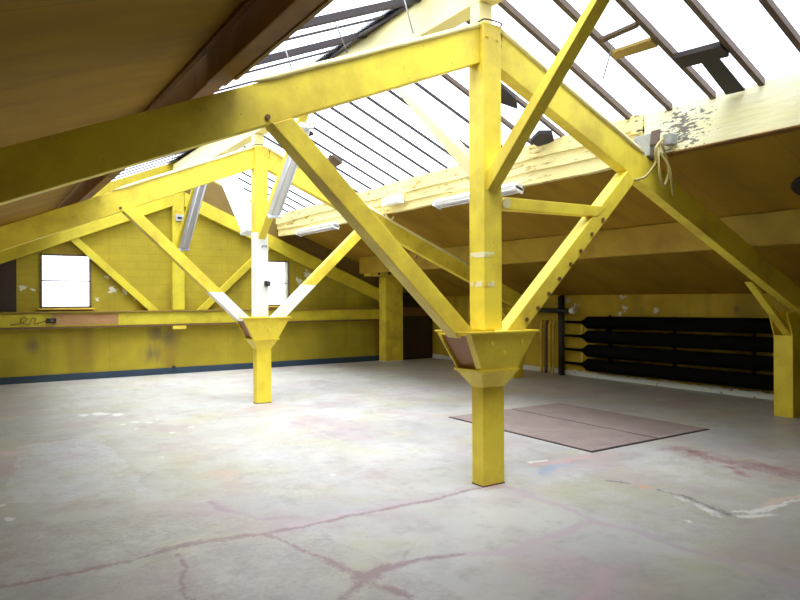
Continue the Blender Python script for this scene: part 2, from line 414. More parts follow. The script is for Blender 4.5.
    line([(.99, 3.4), (.99, 3.81), (1.08, 3.97), (1.09, 4.2)], .03, PK, .8)
    line([(1.60, 5.1), (1.67, 4.73), (1.78, 4.58), (1.94, 4.52)], .06, (.38, .28, .33), .95, .06)
    line([(3.09, 2.54), (2.86, 2.41), (2.70, 2.3)], .11, (.50, .38, .40), 1.0, .05)
    line([(3.74, 4.4), (3.76, 7), (3.74, 9.5)], .035, PKL, .6)
    ca = me.attributes.new('stain', 'FLOAT_COLOR', 'POINT')
    ca.data.foreach_set('color', np.concatenate([colr, np.ones((len(x), 1))], 1).astype('f').ravel())
    fa = me.attributes.new('amount', 'FLOAT', 'POINT'); fa.data.foreach_set('value', am.astype('f'))
    me.materials.append(M['floor']); o = bpy.data.objects.new('floor', me); COL.objects.link(o); o['kind'] = 'structure'
floor()

# ceilings: boarded slopes right and left of the rooflight
def slope(name, xa, xb):
    mb = MB(); za, zb = zc(xa), zc(xb)
    mb.poly_prism([(xa, Y0-.2, za), (xb, Y0-.2, zb), (xb, Y0-.2, zb+.12), (xa, Y0-.2, za+.12)], (0, Y1-Y0+.4, 0), 0)
    mb.build(name, M['ceil'], kind='structure')
slope('ceiling', 6.14, XR+.3)
slope('ceiling', C-(6.14-C), XL-.3)

for nm, s_ in (('ceiling', 1), ('ceiling', -1)):  # unseen near roof slopes, closed to keep daylight off the near bay
    xo, xi = C+s_*2.40, C-s_*.0
    MB().poly_prism([(xo, Y0-.2, zg(xo)+.0), (xi, Y0-.2, zg(xi)+.0), (xi, Y0-.2, zg(xi)+.12), (xo, Y0-.2, zg(xo)+.12)], (0, YG-Y0+.2, 0), 0).build(nm, M['ceil'], kind='structure')
def wall_with_holes(name, mat, y, holes, x0, x1, top, t=.25):
    """gable wall at y..y+t; top(x) gives its upper edge; holes (x0,x1,z0,z1)"""
    mb = MB(); xs = sorted(set([x0, x1, C]+[h[0] for h in holes]+[h[1] for h in holes]))
    for a, b in zip(xs[:-1], xs[1:]):
        hs = [h for h in holes if h[0] <= a+1e-6 and h[1] >= b-1e-6]
        if hs:
            h = hs[0]
            mb.poly_prism([(a, y, 0), (b, y, 0), (b, y, h[2]), (a, y, h[2])], (0, t, 0), 0)
            mb.poly_prism([(a, y, h[3]), (b, y, h[3]), (b, y, top(b)), (a, y, top(a))], (0, t, 0), 0)
        else:
            mb.poly_prism([(a, y, 0), (b, y, 0), (b, y, top(b)), (a, y, top(a))], (0, t, 0), 0)
    return mb.build(name, mat, kind='structure')
gtop = lambda x: 4.62-.433*abs(x-C) if abs(x-C) < 2.4 else min(3.55, zc(x)+.1)
WX1, WX2, WZ0, WZ1, WM = 1.13, 2.04, 1.44, 2.51, 1.98
wins = [(WX1, WX2, WZ0, WZ1), (2*C-WX2, 2*C-WX1, WZ0, WZ1)]
wall_with_holes('wall_far', M['gable'], 14.5, wins, XL-.2, XR+.2, gtop)
wall_with_holes('wall_near', M['gable'], Y0-.25, [], XL-.2, XR+.2, gtop)
MB().box(XR, XR+.25, Y0, Y1, 0, 1.75, 0).build('wall_right', M['side'], kind='structure')
MB().box(XL-.25, XL, Y0, Y1, 0, 1.75, 0).build('wall_left', M['side'], kind='structure')
def ragged(name, mat, x0, x1, ya, yb, h):
    mb = MB(); n = int((yb-ya)/.06); pts = [(x0, ya, 0)]+[(x0, ya+(yb-ya)*i/n, h+random.uniform(-.018, .012)) for i in range(n+1)]+[(x0, yb, 0)]
    mb.poly_prism(pts, (x1-x0, 0, 0), 0); mb.build(name, mat, kind='structure')
ragged('baseboard_right', M['white_base'], XR-.02, XR, Y0, Y1-.02, .105)
MB().box(XL+.02, XR-.03, 14.478, 14.5, 0, .135, .003).build('baseboard_far', M['blue_base'], kind='structure')
for i, (a, b, c, d) in enumerate(wins):
    f = MB(); w = .035
    f.box(a, a+w, 14.47, 14.56, c, d, .003); f.box(b-w, b, 14.47, 14.56, c, d, .003)
    f.box(a, b, 14.47, 14.56, c, c+w, .003); f.box(a, b, 14.47, 14.56, d-w, d, .003)
    fr = f.build('window_%d' % (i+1), M['frame'], kind='structure')
    MB().box(a+w, b-w, 14.49, 14.53, WM-.014, WM+.014, .003).build('meeting_rail', M['fit_grey'], fr)
    MB().box(a+w, b-w, 14.51, 14.516, c+w, WM-.014, 0).build('lower_pane', M['glass'], fr)
    MB().box(a+w, b-w, 14.51, 14.516, WM+.014, d-w, 0).build('upper_pane', M['glass'], fr)
    MB().box(a-.05, b+.05, 14.42, 14.5, c-.03, c, .004).build('window_sill', M['pipe_yel'], fr)
# dark panels left of the first window and in the corner behind the pillar
MB().poly_prism([(-.9, 14.46, 1.38), (.73, 14.46, 1.38), (.73, 14.46, 2.41), (-.9, 14.46, 1.83)], (0, .04, 0), .003).build(
    'dark_panel', M['brown_board'], label='dark brown panel on the end wall left of the window, above the rail', cat='panel', origin=(0, 14.46, 1.38))
pts = [(3.9, 14.45, zrt(3.9)+.0), (9.3, 14.45, zrt(9.3)), (9.3, 14.45, zc(9.3)-.01), (6.16, 14.45, zc(6.16)-.01), (6.0, 14.45, zg(6.0)-.01), (3.9, 14.45, zg(3.9)-.01)]  # panel added to turn the gable brown above the right rafter
MB().poly_prism(pts, (0, .045, 0), .002).build('dark_panel', M['gable_darkener'], label='brown panel added to darken the end wall above the right slope of the farthest rafter', cat='panel', origin=(6, 14.45, 3))
dr = empty('corner_panelling', (9.9, 14.2, 0), 'dark brown cupboard front in the far corner, behind the yellow pillar', 'panelling')  # dark panelled box filling the far corner
MB().box(9.42, 10.43, 14.3, 14.475, 0, 1.75, .005).build('body', M['brown_board'], dr)
for k in range(2): MB().box(9.46+.48*k, 9.92+.48*k, 14.275, 14.298, .06, 1.1, .006).build('door', M['brown_board'], dr)
MB().box(9.42, 10.43, 14.27, 14.298, 1.14, 1.36, .004).build('rail_board', M['pipe_brown'], dr)

# ------------------------------------------------------------------ end wall tie beam
tb = empty('tie_beam', (3.74, 14.34, 1.04), 'long horizontal yellow beam along the end wall under the windows', 'beam')
MB().box(XL+.05, 9.6, 14.34, 14.48, 1.08, 1.34, .008).build('beam', M['yel_dull'], tb)
MB().box(XL+.05, 9.6, 14.29, 14.48, 1.345, 1.375, .004).build('ledge', M['dull_edge'], tb)
MB().box(1.32, 2.52, 14.334, 14.339, 1.11, 1.32, .002).build('bare_wood_section', M['rust_wood'], tb, label='bare reddish wood section')
MB().box(XL+.05, 9.6, 14.31, 14.48, 1.045, 1.075, .004).build('shadow_strip', M['pipe_brown'], tb)  # brown strip standing in for the shadow line under the beam
MB().box(3.6, 3.88, 14.30, 14.475, .97, 1.04, .004).build('bracket', M['yel'], tb)
sb = empty('switch_box', (1.30, 14.33, 1.2), 'small black box fixed on the beam below the window', 'switch')
MB().box(1.22, 1.39, 14.27, 14.333, 1.15, 1.25, .01).build('case', M['black'], sb)
MB().box(1.28, 1.33, 14.255, 14.27, 1.18, 1.22, .004).build('toggle', M['bolt'], sb)
cb = [(.62, 14.325, 1.14), (.80, 14.31, 1.16), (.90, 14.30, 1.24), (.82, 14.31, 1.27), (.80, 14.3, 1.18), (.92, 14.31, 1.13), (.98, 14.31, 1.25), (1.04, 14.31, 1.24), (1.02, 14.31, 1.15), (1.12, 14.32, 1.17), (1.22, 14.32, 1.2)]
MB().tube(bez(cb), .008, 6).build('loose_cable', M['pipe_brown'], label='thin looped cable on the beam left of the black box', cat='cable', origin=(.9, 14.3, 1.2))
MB().tube(bez([(3.62, 14.46, .145), (3.64, 14.43, .17), (3.68, 14.46, .145)]), .016, 8).build('wall_stub', M['dark_iron'], label='small dark pipe stub low on the end wall at the blue skirting', cat='pipe', origin=(3.64, 14.44, .145))

# ------------------------------------------------------------------ roof trusses
def truss(yf, label, mats, wall=False, near=True, far=True, tie=False, near_mat=None, far_mat=None):
    t = empty('roof_truss', (C, yf, 1.32), label, 'roof truss', 'yellow timber roof trusses')
    kx0, kx1 = C-.10, C+.10
    ky0, ky1 = (yf, yf+.20)
    if wall: kx0, kx1, ky0, ky1 = C-.125, C+.125, yf+.02, yf+.15
    zb = 1.33 if not wall else 1.38
    kp = MB().box(kx0, kx1, ky0, ky1, zb, 3.95, .010).build('king_post', mats['post'], t)
    if not wall:
        MB().box(C-.09, C+.06, yf+.07, yf+.19, 3.95, 4.15, .006).build('post_head', M['cream'], t)
        for bx, bz in ((C-.06, 3.83), (C+.055, 3.82)):
            MB().tube([(bx, yf-.012, bz), (bx, yf, bz)], .014, 8).build('bolt', M['steel_yel'], kp)
        w = [(kx0-.03, yf+.24, 3.93), (kx0-.02, yf+.02, 3.955), (kx0+.02, yf-.02, 3.965), (kx1-.02, yf-.02, 3.965), (kx1+.02, yf+.03, 3.95), (kx1+.05, yf+.05, 3.86), (kx1+.035, yf+.05, 3.78)]
        MB().tube(bez(w), .007, 6).build('wire_wrap', M['bar'], kp)
    # rafters
    ra, rb = yf+.045, yf+.175
    if wall: ra, rb = yf+.0, yf+.13
    xr = 9.45; xl = 2*C-xr
    for s, xe in ((-1, xl), (1, xr)):
        x0 = kx0 if s < 0 else kx1
        mb = MB(); mb.poly_prism([(x0, ra, zrb(x0)), (xe, ra, zrb(xe)), (xe, ra, zrt(xe)), (x0, ra, zrt(x0))], (0, rb-ra, 0), .008)
        r = mb.build('rafter', mats['raf'], t)
        xa = C+s*.12; xb = C+s*2.12
        if s < 0 or True:
            n = 14; P = [(xa+(xb-xa)*i/n, ra-.004, zrt(xa+(xb-xa)*i/n)+.012+.002*math.sin(i*1.3)) for i in range(n+1)]
            if not wall: MB().tube(P, [.022]*n+[.008], 8).build('capping', M['cream'], r)
        if not wall and s < 0:
            MB().tube([(1.72, ra-.012, 2.86), (1.72, ra, 2.86)], .020, 8).build('bolt', M['bolt'], r)
    # struts, 43.5 degrees, mirrored about the post
    sa, sb_ = yf+.035, yf+.185
    if wall: sa, sb_ = yf+.03, yf+.14
    k = 1/.949
    for s in (-1, 1):
        i0, o0 = (.195, .415); z0 = 1.27; z1 = 2.93
        if wall: i0, o0, z0 = .40, .61, 1.37; 
        zz = 1.33 if not wall else 1.37
        if not wall:
            i0b, o0b = i0-(zz-z0)*k, o0-(zz-z0)*k
        else: i0b, o0b = i0, o0
        def X(o, z): return C+s*(o+(z-zz)*k)
        def hit(o):
            z = zz
            for _ in range(60):
                x = X(o, z); z += (zrb(x)-z)*.5
            return z
        zi, zo = hit(i0)+.0, hit(o0)+.0
        pts = [(X(i0, z0), sa, z0), (X(o0, z0), sa, z0), (X(o0, zo), sa, zo), (X(i0, zi), sa, zi)]
        st = MB().poly_prism(pts, (0, sb_-sa, 0), .008).build('strut', mats['sl' if s < 0 else 'sr'], t)
        if tie and s > 0:
            for (bx, bz) in [(4.16, 1.39), (4.30, 1.49), (4.44, 1.62), (4.58, 1.76), (4.73, 1.90), (4.87, 2.03), (5.03, 2.20), (5.19, 2.35)]:
                MB().tube([(bx, sa-.012, bz+.02), (bx, sa+.002, bz+.02)], .020, 8).build('bolt', M['bolt'], st)
        if tie and s < 0:
            for (bx, bz) in [(2.96, 1.93), (2.2, 2.64)]:
                MB().tube([(bx, sa-.010, bz), (bx, sa+.002, bz)], .013, 8).build('bolt', M['bolt'], st)
    # braces along the ridge
    def brace(y0, sgn, mat):
        zb0, k_ = (2.52, 1.0) if sgn < 0 and not wall else (2.62, .92); dz = .17; L = 4.12
        y_e = y0+sgn*(L-zb0)/k_
        pts = [(C-.06, y0, zb0), (C-.06, y0, zb0+dz), (C-.06, y_e, L+dz-.12), (C-.06, y_e, L)]
        return MB().poly_prism(pts, (.12, 0, 0), .006).build('ridge_brace', mat, t)
    if near: brace(ky0+.002, -1, near_mat or mats['raf'])
    if far: brace(ky1-.002, 1, far_mat or mats['raf'])
    if tie:
        tr = MB().poly_prism([(C+.09, yf+.03, 2.375), (5.12, yf+.03, 2.395), (5.24, yf+.03, 2.50), (C+.09, yf+.03, 2.485)], (0, .10, 0), .006).build('tie_bar', mats['raf'], t)
        MB().tube([(3.90, yf+.0, 2.43), (3.90, yf+.03, 2.43)], .045, 16).build('bolt', M['cream'], tr)
        for i in range(2):
            MB().box(C-.102, C+.01, yf-.002, yf+.18, 1.70+.25*i, 1.745+.25*i, .001).build('tape_band', M['tape'], kp, label='pale peeling band')
    return t
ml = dict(post=M['yel'], raf=M['yel'], sl=M['yel'], sr=M['yel'])
truss(4.24, 'nearest yellow timber truss, its post carrying a short side bar and a bolted strut', ml, tie=True, far_mat=M['cream'])  # far brace: yellow timber paled to cream for the light on it
truss(9.55, 'middle truss, its post and strut feet painted white', dict(post=M['yel_w2'], raf=M['yel'], sl=M['yel_w3'], sr=M['yel_w4']), far_mat=M['white'], near_mat=M['yel'])
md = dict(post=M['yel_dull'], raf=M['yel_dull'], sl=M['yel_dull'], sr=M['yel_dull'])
truss(14.34, 'farthest truss, set flat against the end wall between the windows', md, wall=True, far=False)

# ------------------------------------------------------------------ columns with flared shoes
def column(yf, label):
    c = empty('column', (C, yf+.1, 0), label, 'column', 'short yellow iron columns')
    x0, x1, y0, y1 = C-.12, C+.12, yf, yf+.15
    yc = yf+.09
    MB().box(x0, x1, y0, y1, .0, .86, .008).build('shaft', M['steel_yel'], c)
    MB().box(x0-.002, x1+.002, y0-.002, y1+.002, 0, .012, .001).build('foot_plate', M['bolt'], c)
    def rect(hx, hy, z): return [(C-hx, yc-hy, z), (C+hx, yc-hy, z), (C+hx, yc+hy, z), (C-hx, yc+hy, z)]
    MB().frustum([(x0, y0, .84), (x1, y0, .84), (x1, y1, .84), (x0, y1, .84)], rect(.20, .165, .975), .004).build('collar', M['steel_yel'], c)
    MB().frustum(rect(.215, .18, .975), rect(.22, .185, 1.0), .003).build('collar_plate', M['steel_yel'], c)
    # shoe: two sloping cheeks, inner block and open channels left and right for the struts
    sh = MB()
    t = .018
    for s in (-1, 1):
        t = .075 if s < 0 else .018; lo0, lo1 = yc+s*.17, yc+s*(.17-t); hi0, hi1 = yc+s*.235, yc+s*(.235-t)
        lo = [(C-.20, lo0, 1.0), (C+.20, lo0, 1.0), (C+.20, lo1, 1.0), (C-.20, lo1, 1.0)]
        hi = [(C-.37, hi0, 1.315), (C+.37, hi0, 1.315), (C+.37, hi1, 1.315), (C-.37, hi1, 1.315)]
        sh.frustum(lo, hi, .003)
    shoe = sh.build('strut_shoe', M['steel_yel'], c)
    MB().frustum(rect(.14, .14, 1.0), rect(.20, .19, 1.30), .003).build('inner_block', M['steel_yel'], shoe)
    for s in (-1, 1):
        mb = MB(); lo = [(C+s*.15, yc-.12, 1.0), (C+s*.17, yc-.12, 1.0), (C+s*.17, yc+.16, 1.0), (C+s*.15, yc+.16, 1.0)]
        hi = [(C+s*.31, yc-.18, 1.29), (C+s*.33, yc-.18, 1.29), (C+s*.33, yc+.22, 1.29), (C+s*.31, yc+.22, 1.29)]
        mb.frustum(lo, hi, .002); mb.build('channel_web', M['web_dim'] if s < 0 else M['steel_yel'], shoe)  # left web browner, its shade put into the colour
    rim = MB()
    for s in (-1, 1): rim.box(C-.38, C+.38, yc+s*.235-.022, yc+s*.235+.012, 1.312, 1.328, .003)
    for s in (-1, 1): rim.box(C+s*.37-.012, C+s*.37+.012, yc-.245, yc+.245, 1.311, 1.327, .003)
    rim.build('rim', M['steel_yel'], shoe)
    for bx, bz in ((-.13, 1.23), (.20, 1.23), (.03, 1.14)):
        yy = yc-.17-(.065)*(bz-1.0)/.315
        MB().tube([(C+bx, yy-.014, bz), (C+bx, yy+.004, bz)], .020, 8).build('bolt', M['steel_yel'], shoe)
    return c
column(4.24, 'short yellow column with flared top, nearest the camera, standing on a pink floor joint')
C += .025
column(9.55, 'short yellow column with flared top, the farther one, under the white painted post')
C -= .025

# ------------------------------------------------------------------ eaves posts
def side_post(yf, label):
    p = empty('side_post', (9.2, yf+.12, 0), label, 'post', 'low yellow posts under the right rafters')
    MB().box(9.07, 9.32, yf+.12, yf+.37, 0, 1.09, .008).build('shaft', M['steel_yel'], p)
    sh = MB()
    for y in (yf+.12, yf+.352):
        sh.poly_prism([(9.07, y, 1.09), (9.32, y, 1.09), (9.42, y, 1.40), (8.93, y, 1.40)], (0, .018, 0), .003)
    sh.poly_prism([(9.20, yf+.14, 1.09), (9.22, yf+.14, 1.09), (9.40, yf+.14, 1.40), (9.38, yf+.14, 1.40)], (0, .21, 0), .002)
    sh.build('shoe', M['steel_yel'], p)
    xa, za, xb = 9.13, 1.10, 8.18
    zb = zrb(xb)
    MB().poly_prism([(xa, yf+.18, za), (xa+.12, yf+.18, za+.02), (xb+.14, yf+.18, zrb(xb+.14)-.003), (xb, yf+.18, zb-.003)], (0, .10, 0), .005).build('knee_brace', M['yel'], p)
side_post(4.25, 'low yellow post with a slanting knee brace, at the right edge beside the black heater')
side_post(9.56, 'low yellow post behind the nearest column, half hidden by it')
pil = empty('pillar', (9.05, 14.0, 0), 'broad square yellow pillar in the far right corner', 'pillar')
MB().box(8.76, 9.28, 14.0, 14.33, 0, 2.16, .01).build('shaft', M['yel'], pil)
MB().box(8.745, 9.295, 13.985, 14.335, 0, .02, .003).build('foot', M['white_base'], pil)
cb = empty('cap_beam', (9.0, 13.9, 2.17), 'short yellow beam with dark brackets resting on the corner pillar', 'beam')
MB().box(8.3, 9.5, 13.95, 14.3, 2.17, 2.34, .01).build('beam', M['yel'], cb)
for k in range(3): MB().box(8.5+.3*k, 8.56+.3*k, 13.925, 13.948, 2.2, 2.32, .004).build('bracket', M['dark_iron'], cb)

# ------------------------------------------------------------------ ridge, purlins and curbs
MB().box(C-.08, C+.10, Y0, 14.49, 4.16, 4.52, .008).build('ridge_beam', M['cream'], label='pale yellow ridge beam running along the roof top over the king posts', cat='beam', origin=(C, 5, 4.16))
rc = empty('rooflight_curb', (6.04, 2, 3.1), 'broad cream-yellow curb board under the right rooflight, smooth part nearest the camera', 'beam')
MB().box(6.04, 6.16, Y0, 4.42, 3.10, 3.565, .008).build('curb_board', M['sill'], rc)
MB().box(6.02, 6.16, Y0, 4.42, 3.085, 3.10, .003).build('edge_strip', M['purlin_left'], rc)
rc2 = empty('rooflight_curb', (6.04, 9, 3.08), 'layered peeling cream-yellow curb boards under the far part of the right rooflight', 'beam')
def wavy(x0, x1, za, zb, ya, yb, seed):
    r = random.Random(seed); n = 60; mb = MB(); P = []
    f1, f2 = r.uniform(.9, 1.4), r.uniform(2.3, 3.2); p1, p2 = r.uniform(0, 6), r.uniform(0, 6)
    for i in range(n+1):
        y = ya+(yb-ya)*i/n; P.append((x0, y, za+.012*math.sin(f1*y+p1)+.007*math.sin(f2*y+p2)+r.uniform(-.004, .004)))
    for i in range(n, -1, -1):
        y = ya+(yb-ya)*i/n; P.append((x0, y, zb+.006*math.sin(f2*y+p1)))
    mb.poly_prism(P, (x1-x0, 0, 0), 0); return mb
wavy(6.06, 6.16, 3.08, 3.30, 4.43, 14.45, 1).build('curb_board', M['sill_old'], rc2)
wavy(6.03, 6.155, 3.22, 3.43, 4.43, 14.45, 2).build('curb_board', M['sill_old'], rc2)
wavy(6.00, 6.15, 3.37, 3.565, 4.43, 14.45, 3).build('curb_board', M['sill_old'], rc2)
lc = empty('rooflight_curb', (1.44, 2, 3.08), 'dark brown curb beam under the left rooflight, at the top left of the view', 'beam')
MB().box(1.36, 1.50, Y0, 4.50, 3.09, 3.56, .012).build('curb_board', M['purlin_left'], lc)
MB().box(1.38, 1.49, 4.51, 14.45, 3.10, 3.56, .010).build('curb_board', M['purlin_left'], lc)
MB().box(1.485, 1.512, Y0, 4.3, 3.08, 3.12, .004).build('edge_strip', M['dull_edge'], lc)
for k, (a, b) in enumerate([(1.26, 1.30), (1.315, 1.35)]):
    MB().poly_prism([(a, Y0, zc(a)-.03), (b, Y0, zc(b)-.045), (b, Y0, zc(b)+.01), (a, Y0, zc(a)+.01)], (0, 4.2+8.2*k, 0), .003).build('moulding', M['purlin_left'], lc)
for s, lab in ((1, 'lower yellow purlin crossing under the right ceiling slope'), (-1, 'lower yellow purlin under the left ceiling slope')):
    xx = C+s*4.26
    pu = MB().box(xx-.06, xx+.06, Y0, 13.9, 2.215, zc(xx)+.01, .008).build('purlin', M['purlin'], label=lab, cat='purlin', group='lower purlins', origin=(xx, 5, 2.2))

# ------------------------------------------------------------------ rooflight glazing
def rooflight(name, s, ys, w, mat_of):
    xo = C+s*2.36; xi = C+s*.06
    g = MB(); g.poly_prism([(xo, YG, zg(xo)+.03), (xi, YG, zg(xi)+.03), (xi, YG, zg(xi)+.036), (xo, YG, zg(xo)+.036)], (0, Y1-YG, 0), 0)
    win = g.build(name, M['glass'], kind='structure')
    for y in ys:
        if y < YG: continue
        ww = w(y); d = ww*1.35
        a, b = C+s*2.31, C+s*.08
        MB().poly_prism([(a, y-ww/2, zg(a)+.028), (b, y-ww/2, zg(b)+.028), (b, y-ww/2, zg(b)+.028-d), (a, y-ww/2, zg(a)+.028-d)], (0, ww, 0), .003).build('glazing_bar', mat_of(y), win)
    return win
rys = [3.17+.468*k for k in range(-15, 3)]+[4.59, 5.08, 5.56, 6.05, 6.55, 7.05, 7.5, 7.89, 8.33, 8.77, 9.22, 9.68, 10.14, 10.6, 11.06, 11.52, 11.98, 12.44, 12.9, 13.36, 13.82]
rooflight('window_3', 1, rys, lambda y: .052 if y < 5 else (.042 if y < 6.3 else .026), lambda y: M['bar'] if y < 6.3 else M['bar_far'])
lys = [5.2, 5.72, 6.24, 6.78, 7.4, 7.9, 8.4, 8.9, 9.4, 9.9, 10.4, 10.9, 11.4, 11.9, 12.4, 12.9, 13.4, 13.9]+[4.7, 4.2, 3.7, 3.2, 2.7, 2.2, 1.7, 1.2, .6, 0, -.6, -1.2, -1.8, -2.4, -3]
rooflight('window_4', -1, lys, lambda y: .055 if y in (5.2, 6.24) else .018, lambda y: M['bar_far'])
# roofing outside the glazing: ridge cap
MB().poly_prism([(C-.2, Y0, 4.53), (C, Y0, 4.62), (C+.2, Y0, 4.53), (C+.2, Y0, 4.55), (C, Y0, 4.645), (C-.2, Y0, 4.55)], (0, Y1-Y0, 0), 0).build('trim_1', M['bar_far'], kind='structure')
def on_glass(s, pts, drop, th, mat, name, label, cat, group=None):
    """a flat batten lying under the glazing; pts = (x, y) outline"""
    P = [(x, y, zg(x)-drop) for x, y in pts]
    return MB().poly_prism(P, (0, 0, th), .004).build(name, mat, label=label, cat=cat, group=group, origin=P[0])
on_glass(1, [(5.12, 3.67), (5.22, 3.67), (5.19, 4.11), (5.10, 4.11)], .05, .03, M['ochre'], 'loose_batten', 'yellowish batten across two glazing bars beside the hanging rod, top right', 'batten')
on_glass(1, [(4.91, 3.67), (4.95, 3.67), (4.96, 4.11), (4.92, 4.11)], .05, .03, M['bar'], 'loose_batten', 'thin brown batten across two glazing bars, above the yellowish one', 'batten')
on_glass(1, [(5.42, 3.20), (5.56, 3.20), (5.52, 3.64), (5.38, 3.64)], .07, .05, M['bar_far'], 'loose_batten', 'thick black batten across two glazing bars at the right rooflight', 'batten')
on_glass(1, [(5.52, 3.30), (5.54, 3.46), (6.02, 3.50), (6.03, 3.32)], .05, .02, M['bar_far'], 'broken_board', 'short wide dark board running from the black batten down to the curb', 'board')
on_glass(1, [(5.86, 5.58), (5.98, 5.66), (6.03, 5.95), (5.9, 5.98), (5.80, 5.74)], .07, .05, M['bar_far'], 'debris_clump', 'dark broken lump at the rooflight edge between post brace and rafter', 'debris')
on_glass(1, [(5.0, 5.48), (5.2, 5.5), (5.34, 5.62), (5.16, 5.74), (5.0, 5.66)], .07, .05, M['bar_far'], 'debris_clump', 'dark broken lump on the glass just right of the nearest king post', 'debris')
on_glass(1, [(5.02, 9.62), (5.2, 9.66), (5.24, 10.12), (5.06, 10.2)], .07, .05, M['bar'], 'debris_clump', 'brown broken scrap across the far glazing bars above the left strut', 'debris')
on_glass(1, [(4.36, 9.26), (4.5, 9.3), (4.46, 9.62), (4.34, 9.5)], .07, .04, M['bar_far'], 'debris_clump', 'small black scrap on the far glazing just under the near rafter', 'debris')
on_glass(-1, [(3.62, 5.25), (3.66, 5.25), (3.66, 7.1), (3.63, 7.1), (3.56, 6.5), (3.52, 6.1), (3.60, 5.8)], .03, .03, M['bar_far'], 'torn_flashing', 'torn dark strip along the ridge edge of the left rooflight', 'flashing')
def rod(P, lab): MB().tube(P, .007, 6).build('stay_rod', M['rod'], label=lab, cat='rod', group='rods hanging from the rooflights', origin=P[0])
rod([(4.99, 3.96, 4.02), (5.0, 4.11, 3.66)], 'thin rod hanging from the right rooflight beside the yellowish batten')
rod([(2.76, 5.3, 4.17), (2.91, 5.3, 3.87)], 'longest thin rod hanging from the left rooflight, middle of three')
rod([(2.60, 6.0, 4.06), (2.67, 6.0, 3.87)], 'short thin rod at the left rooflight next to the dark curb beam')
rod([(3.40, 5.1, 4.43), (3.51, 5.1, 4.11)], 'thin rod hanging beside the ridge beam at the top of the view')
rod([(4.05, 4.75, 4.1), (4.02, 4.75, 3.78)], 'thin rod hanging just right of the nearest king post')

# ------------------------------------------------------------------ light fittings, boxes and cables
def fitting(a, b, w, down, mat, label):
    """strip light from a to b; down = direction its open side faces"""
    a, b = Vector(a), Vector(b); d = (b-a).normalized(); n = Vector(down); n = (n-d*n.dot(d)).normalized(); q = d.cross(n)
    w *= 1.25; e = empty('strip_light', (a+b)/2, label, 'light fitting', 'fluorescent strip lights')
    def prism(c0, c1, prof, m, nm, par):
        return MB().poly_prism([c0+q*x+n*y for x, y in prof], c1-c0, .002).build(nm, m, par)
    body = prism(a, b, [(-w/2, .0), (w/2, 0), (w*.3, .03), (-w*.3, .03)], mat, 'reflector', e)
    prism(a, b, [(-w*.3, -.055), (w*.3, -.055), (w*.3, 0), (-w*.3, 0)], mat, 'housing', e)
    for s in (-1, 1):
        o = q*s*w*.27+n*.045
        MB().tube([a+d*.06+o, b-d*.06+o], .013, 10).build('tube', M['tube'], e)
    for c in (a, b-d*.03): prism(c, c+d*.03, [(-w/2, -.01), (w/2, -.01), (w/2, .06), (-w/2, .06)], mat, 'end_cap', e)
fitting((5.97, 6.25, 3.045), (5.97, 8.05, 3.045), .13, (-.35, 0, -1), M['fit_white'], 'white strip light under the peeling curb, behind the nearest post')
fitting((5.97, 11.35, 3.04), (5.97, 13.1, 3.04), .13, (-.35, 0, -1), M['fit_white'], 'white strip light under the far end of the peeling curb')
fitting((C+.03, 9.16, 2.84), (C+.03, 8.05, 3.95), .17, (.1, -.9, -1), M['fit_white'], 'white strip light fixed under the slanting brace of the middle truss')
fitting((C+.03, 14.05, 2.67), (C+.03, 12.62, 3.99), .17, (.1, -.9, -1), M['fit_grey'], 'grey strip light hanging slanted in front of the end wall')
fitting((C-.02, 10.06, 2.66), (C-.02, 11.35, 3.86), .20, (-.1, .92, -1), M['fit_white'], 'white strip light under the brace behind the middle truss, left of its post')
wl_ = empty('wall_lamp', (3.75, 14.3, 3.4), 'small pale lamp box on the farthest king post', 'lamp')
MB().box(3.66, 3.82, 14.27, 14.345, 3.28, 3.42, .01).build('case', M['fit_grey'], wl_)
MB().box(3.69, 3.79, 14.255, 14.268, 3.33, 3.37, .004).build('slot', M['black'], wl_)
MB().tube(bez([(3.7, 14.3, 3.42), (3.66, 14.29, 3.52), (3.76, 14.29, 3.5), (3.80, 14.3, 3.62)]), .01, 6).build('cable', M['pipe_yel'], wl_)
bx = empty('control_box', (C+.1, 9.53, 1.84), 'small black switch box on the white painted post', 'switch')
MB().box(C+.03, C+.115, 9.50, 9.549, 1.80, 1.88, .006).build('case', M['black'], bx)
MB().tube([(C+.07, 9.488, 1.84), (C+.07, 9.5, 1.84)], .015, 10).build('button', M['bolt'], bx)
bk = MB().tube(bez([(C+.0, 9.545, 2.40), (C+.0, 9.52, 2.42), (C+.06, 9.52, 2.42), (C+.06, 9.545, 2.40)]), .010, 6).build('cable_clip', M['box_grey'], label='small grey clip high on the white painted post', cat='clip', origin=(C, 9.545, 2.4))
jb = empty('junction_box', (5.93, 4.3, 3.1), 'weathered grey box with torn cover where the near rafter meets the curb', 'junction box')
MB().poly_prism([(5.90, 4.25, 3.08), (6.03, 4.25, 3.06), (6.03, 4.25, 3.28), (5.93, 4.25, 3.32)], (0, .22, 0), .012).build('case', M['box_grey'], jb)
MB().poly_prism([(5.88, 4.14, 3.18), (5.90, 4.14, 3.16), (5.93, 4.14, 3.33), (5.91, 4.14, 3.33)], (0, .10, 0), .003).build('cover', M['bar'], jb)
MB().box(5.93, 6.03, 4.02, 4.12, 3.16, 3.27, .01).build('socket', M['box_grey'], jb)
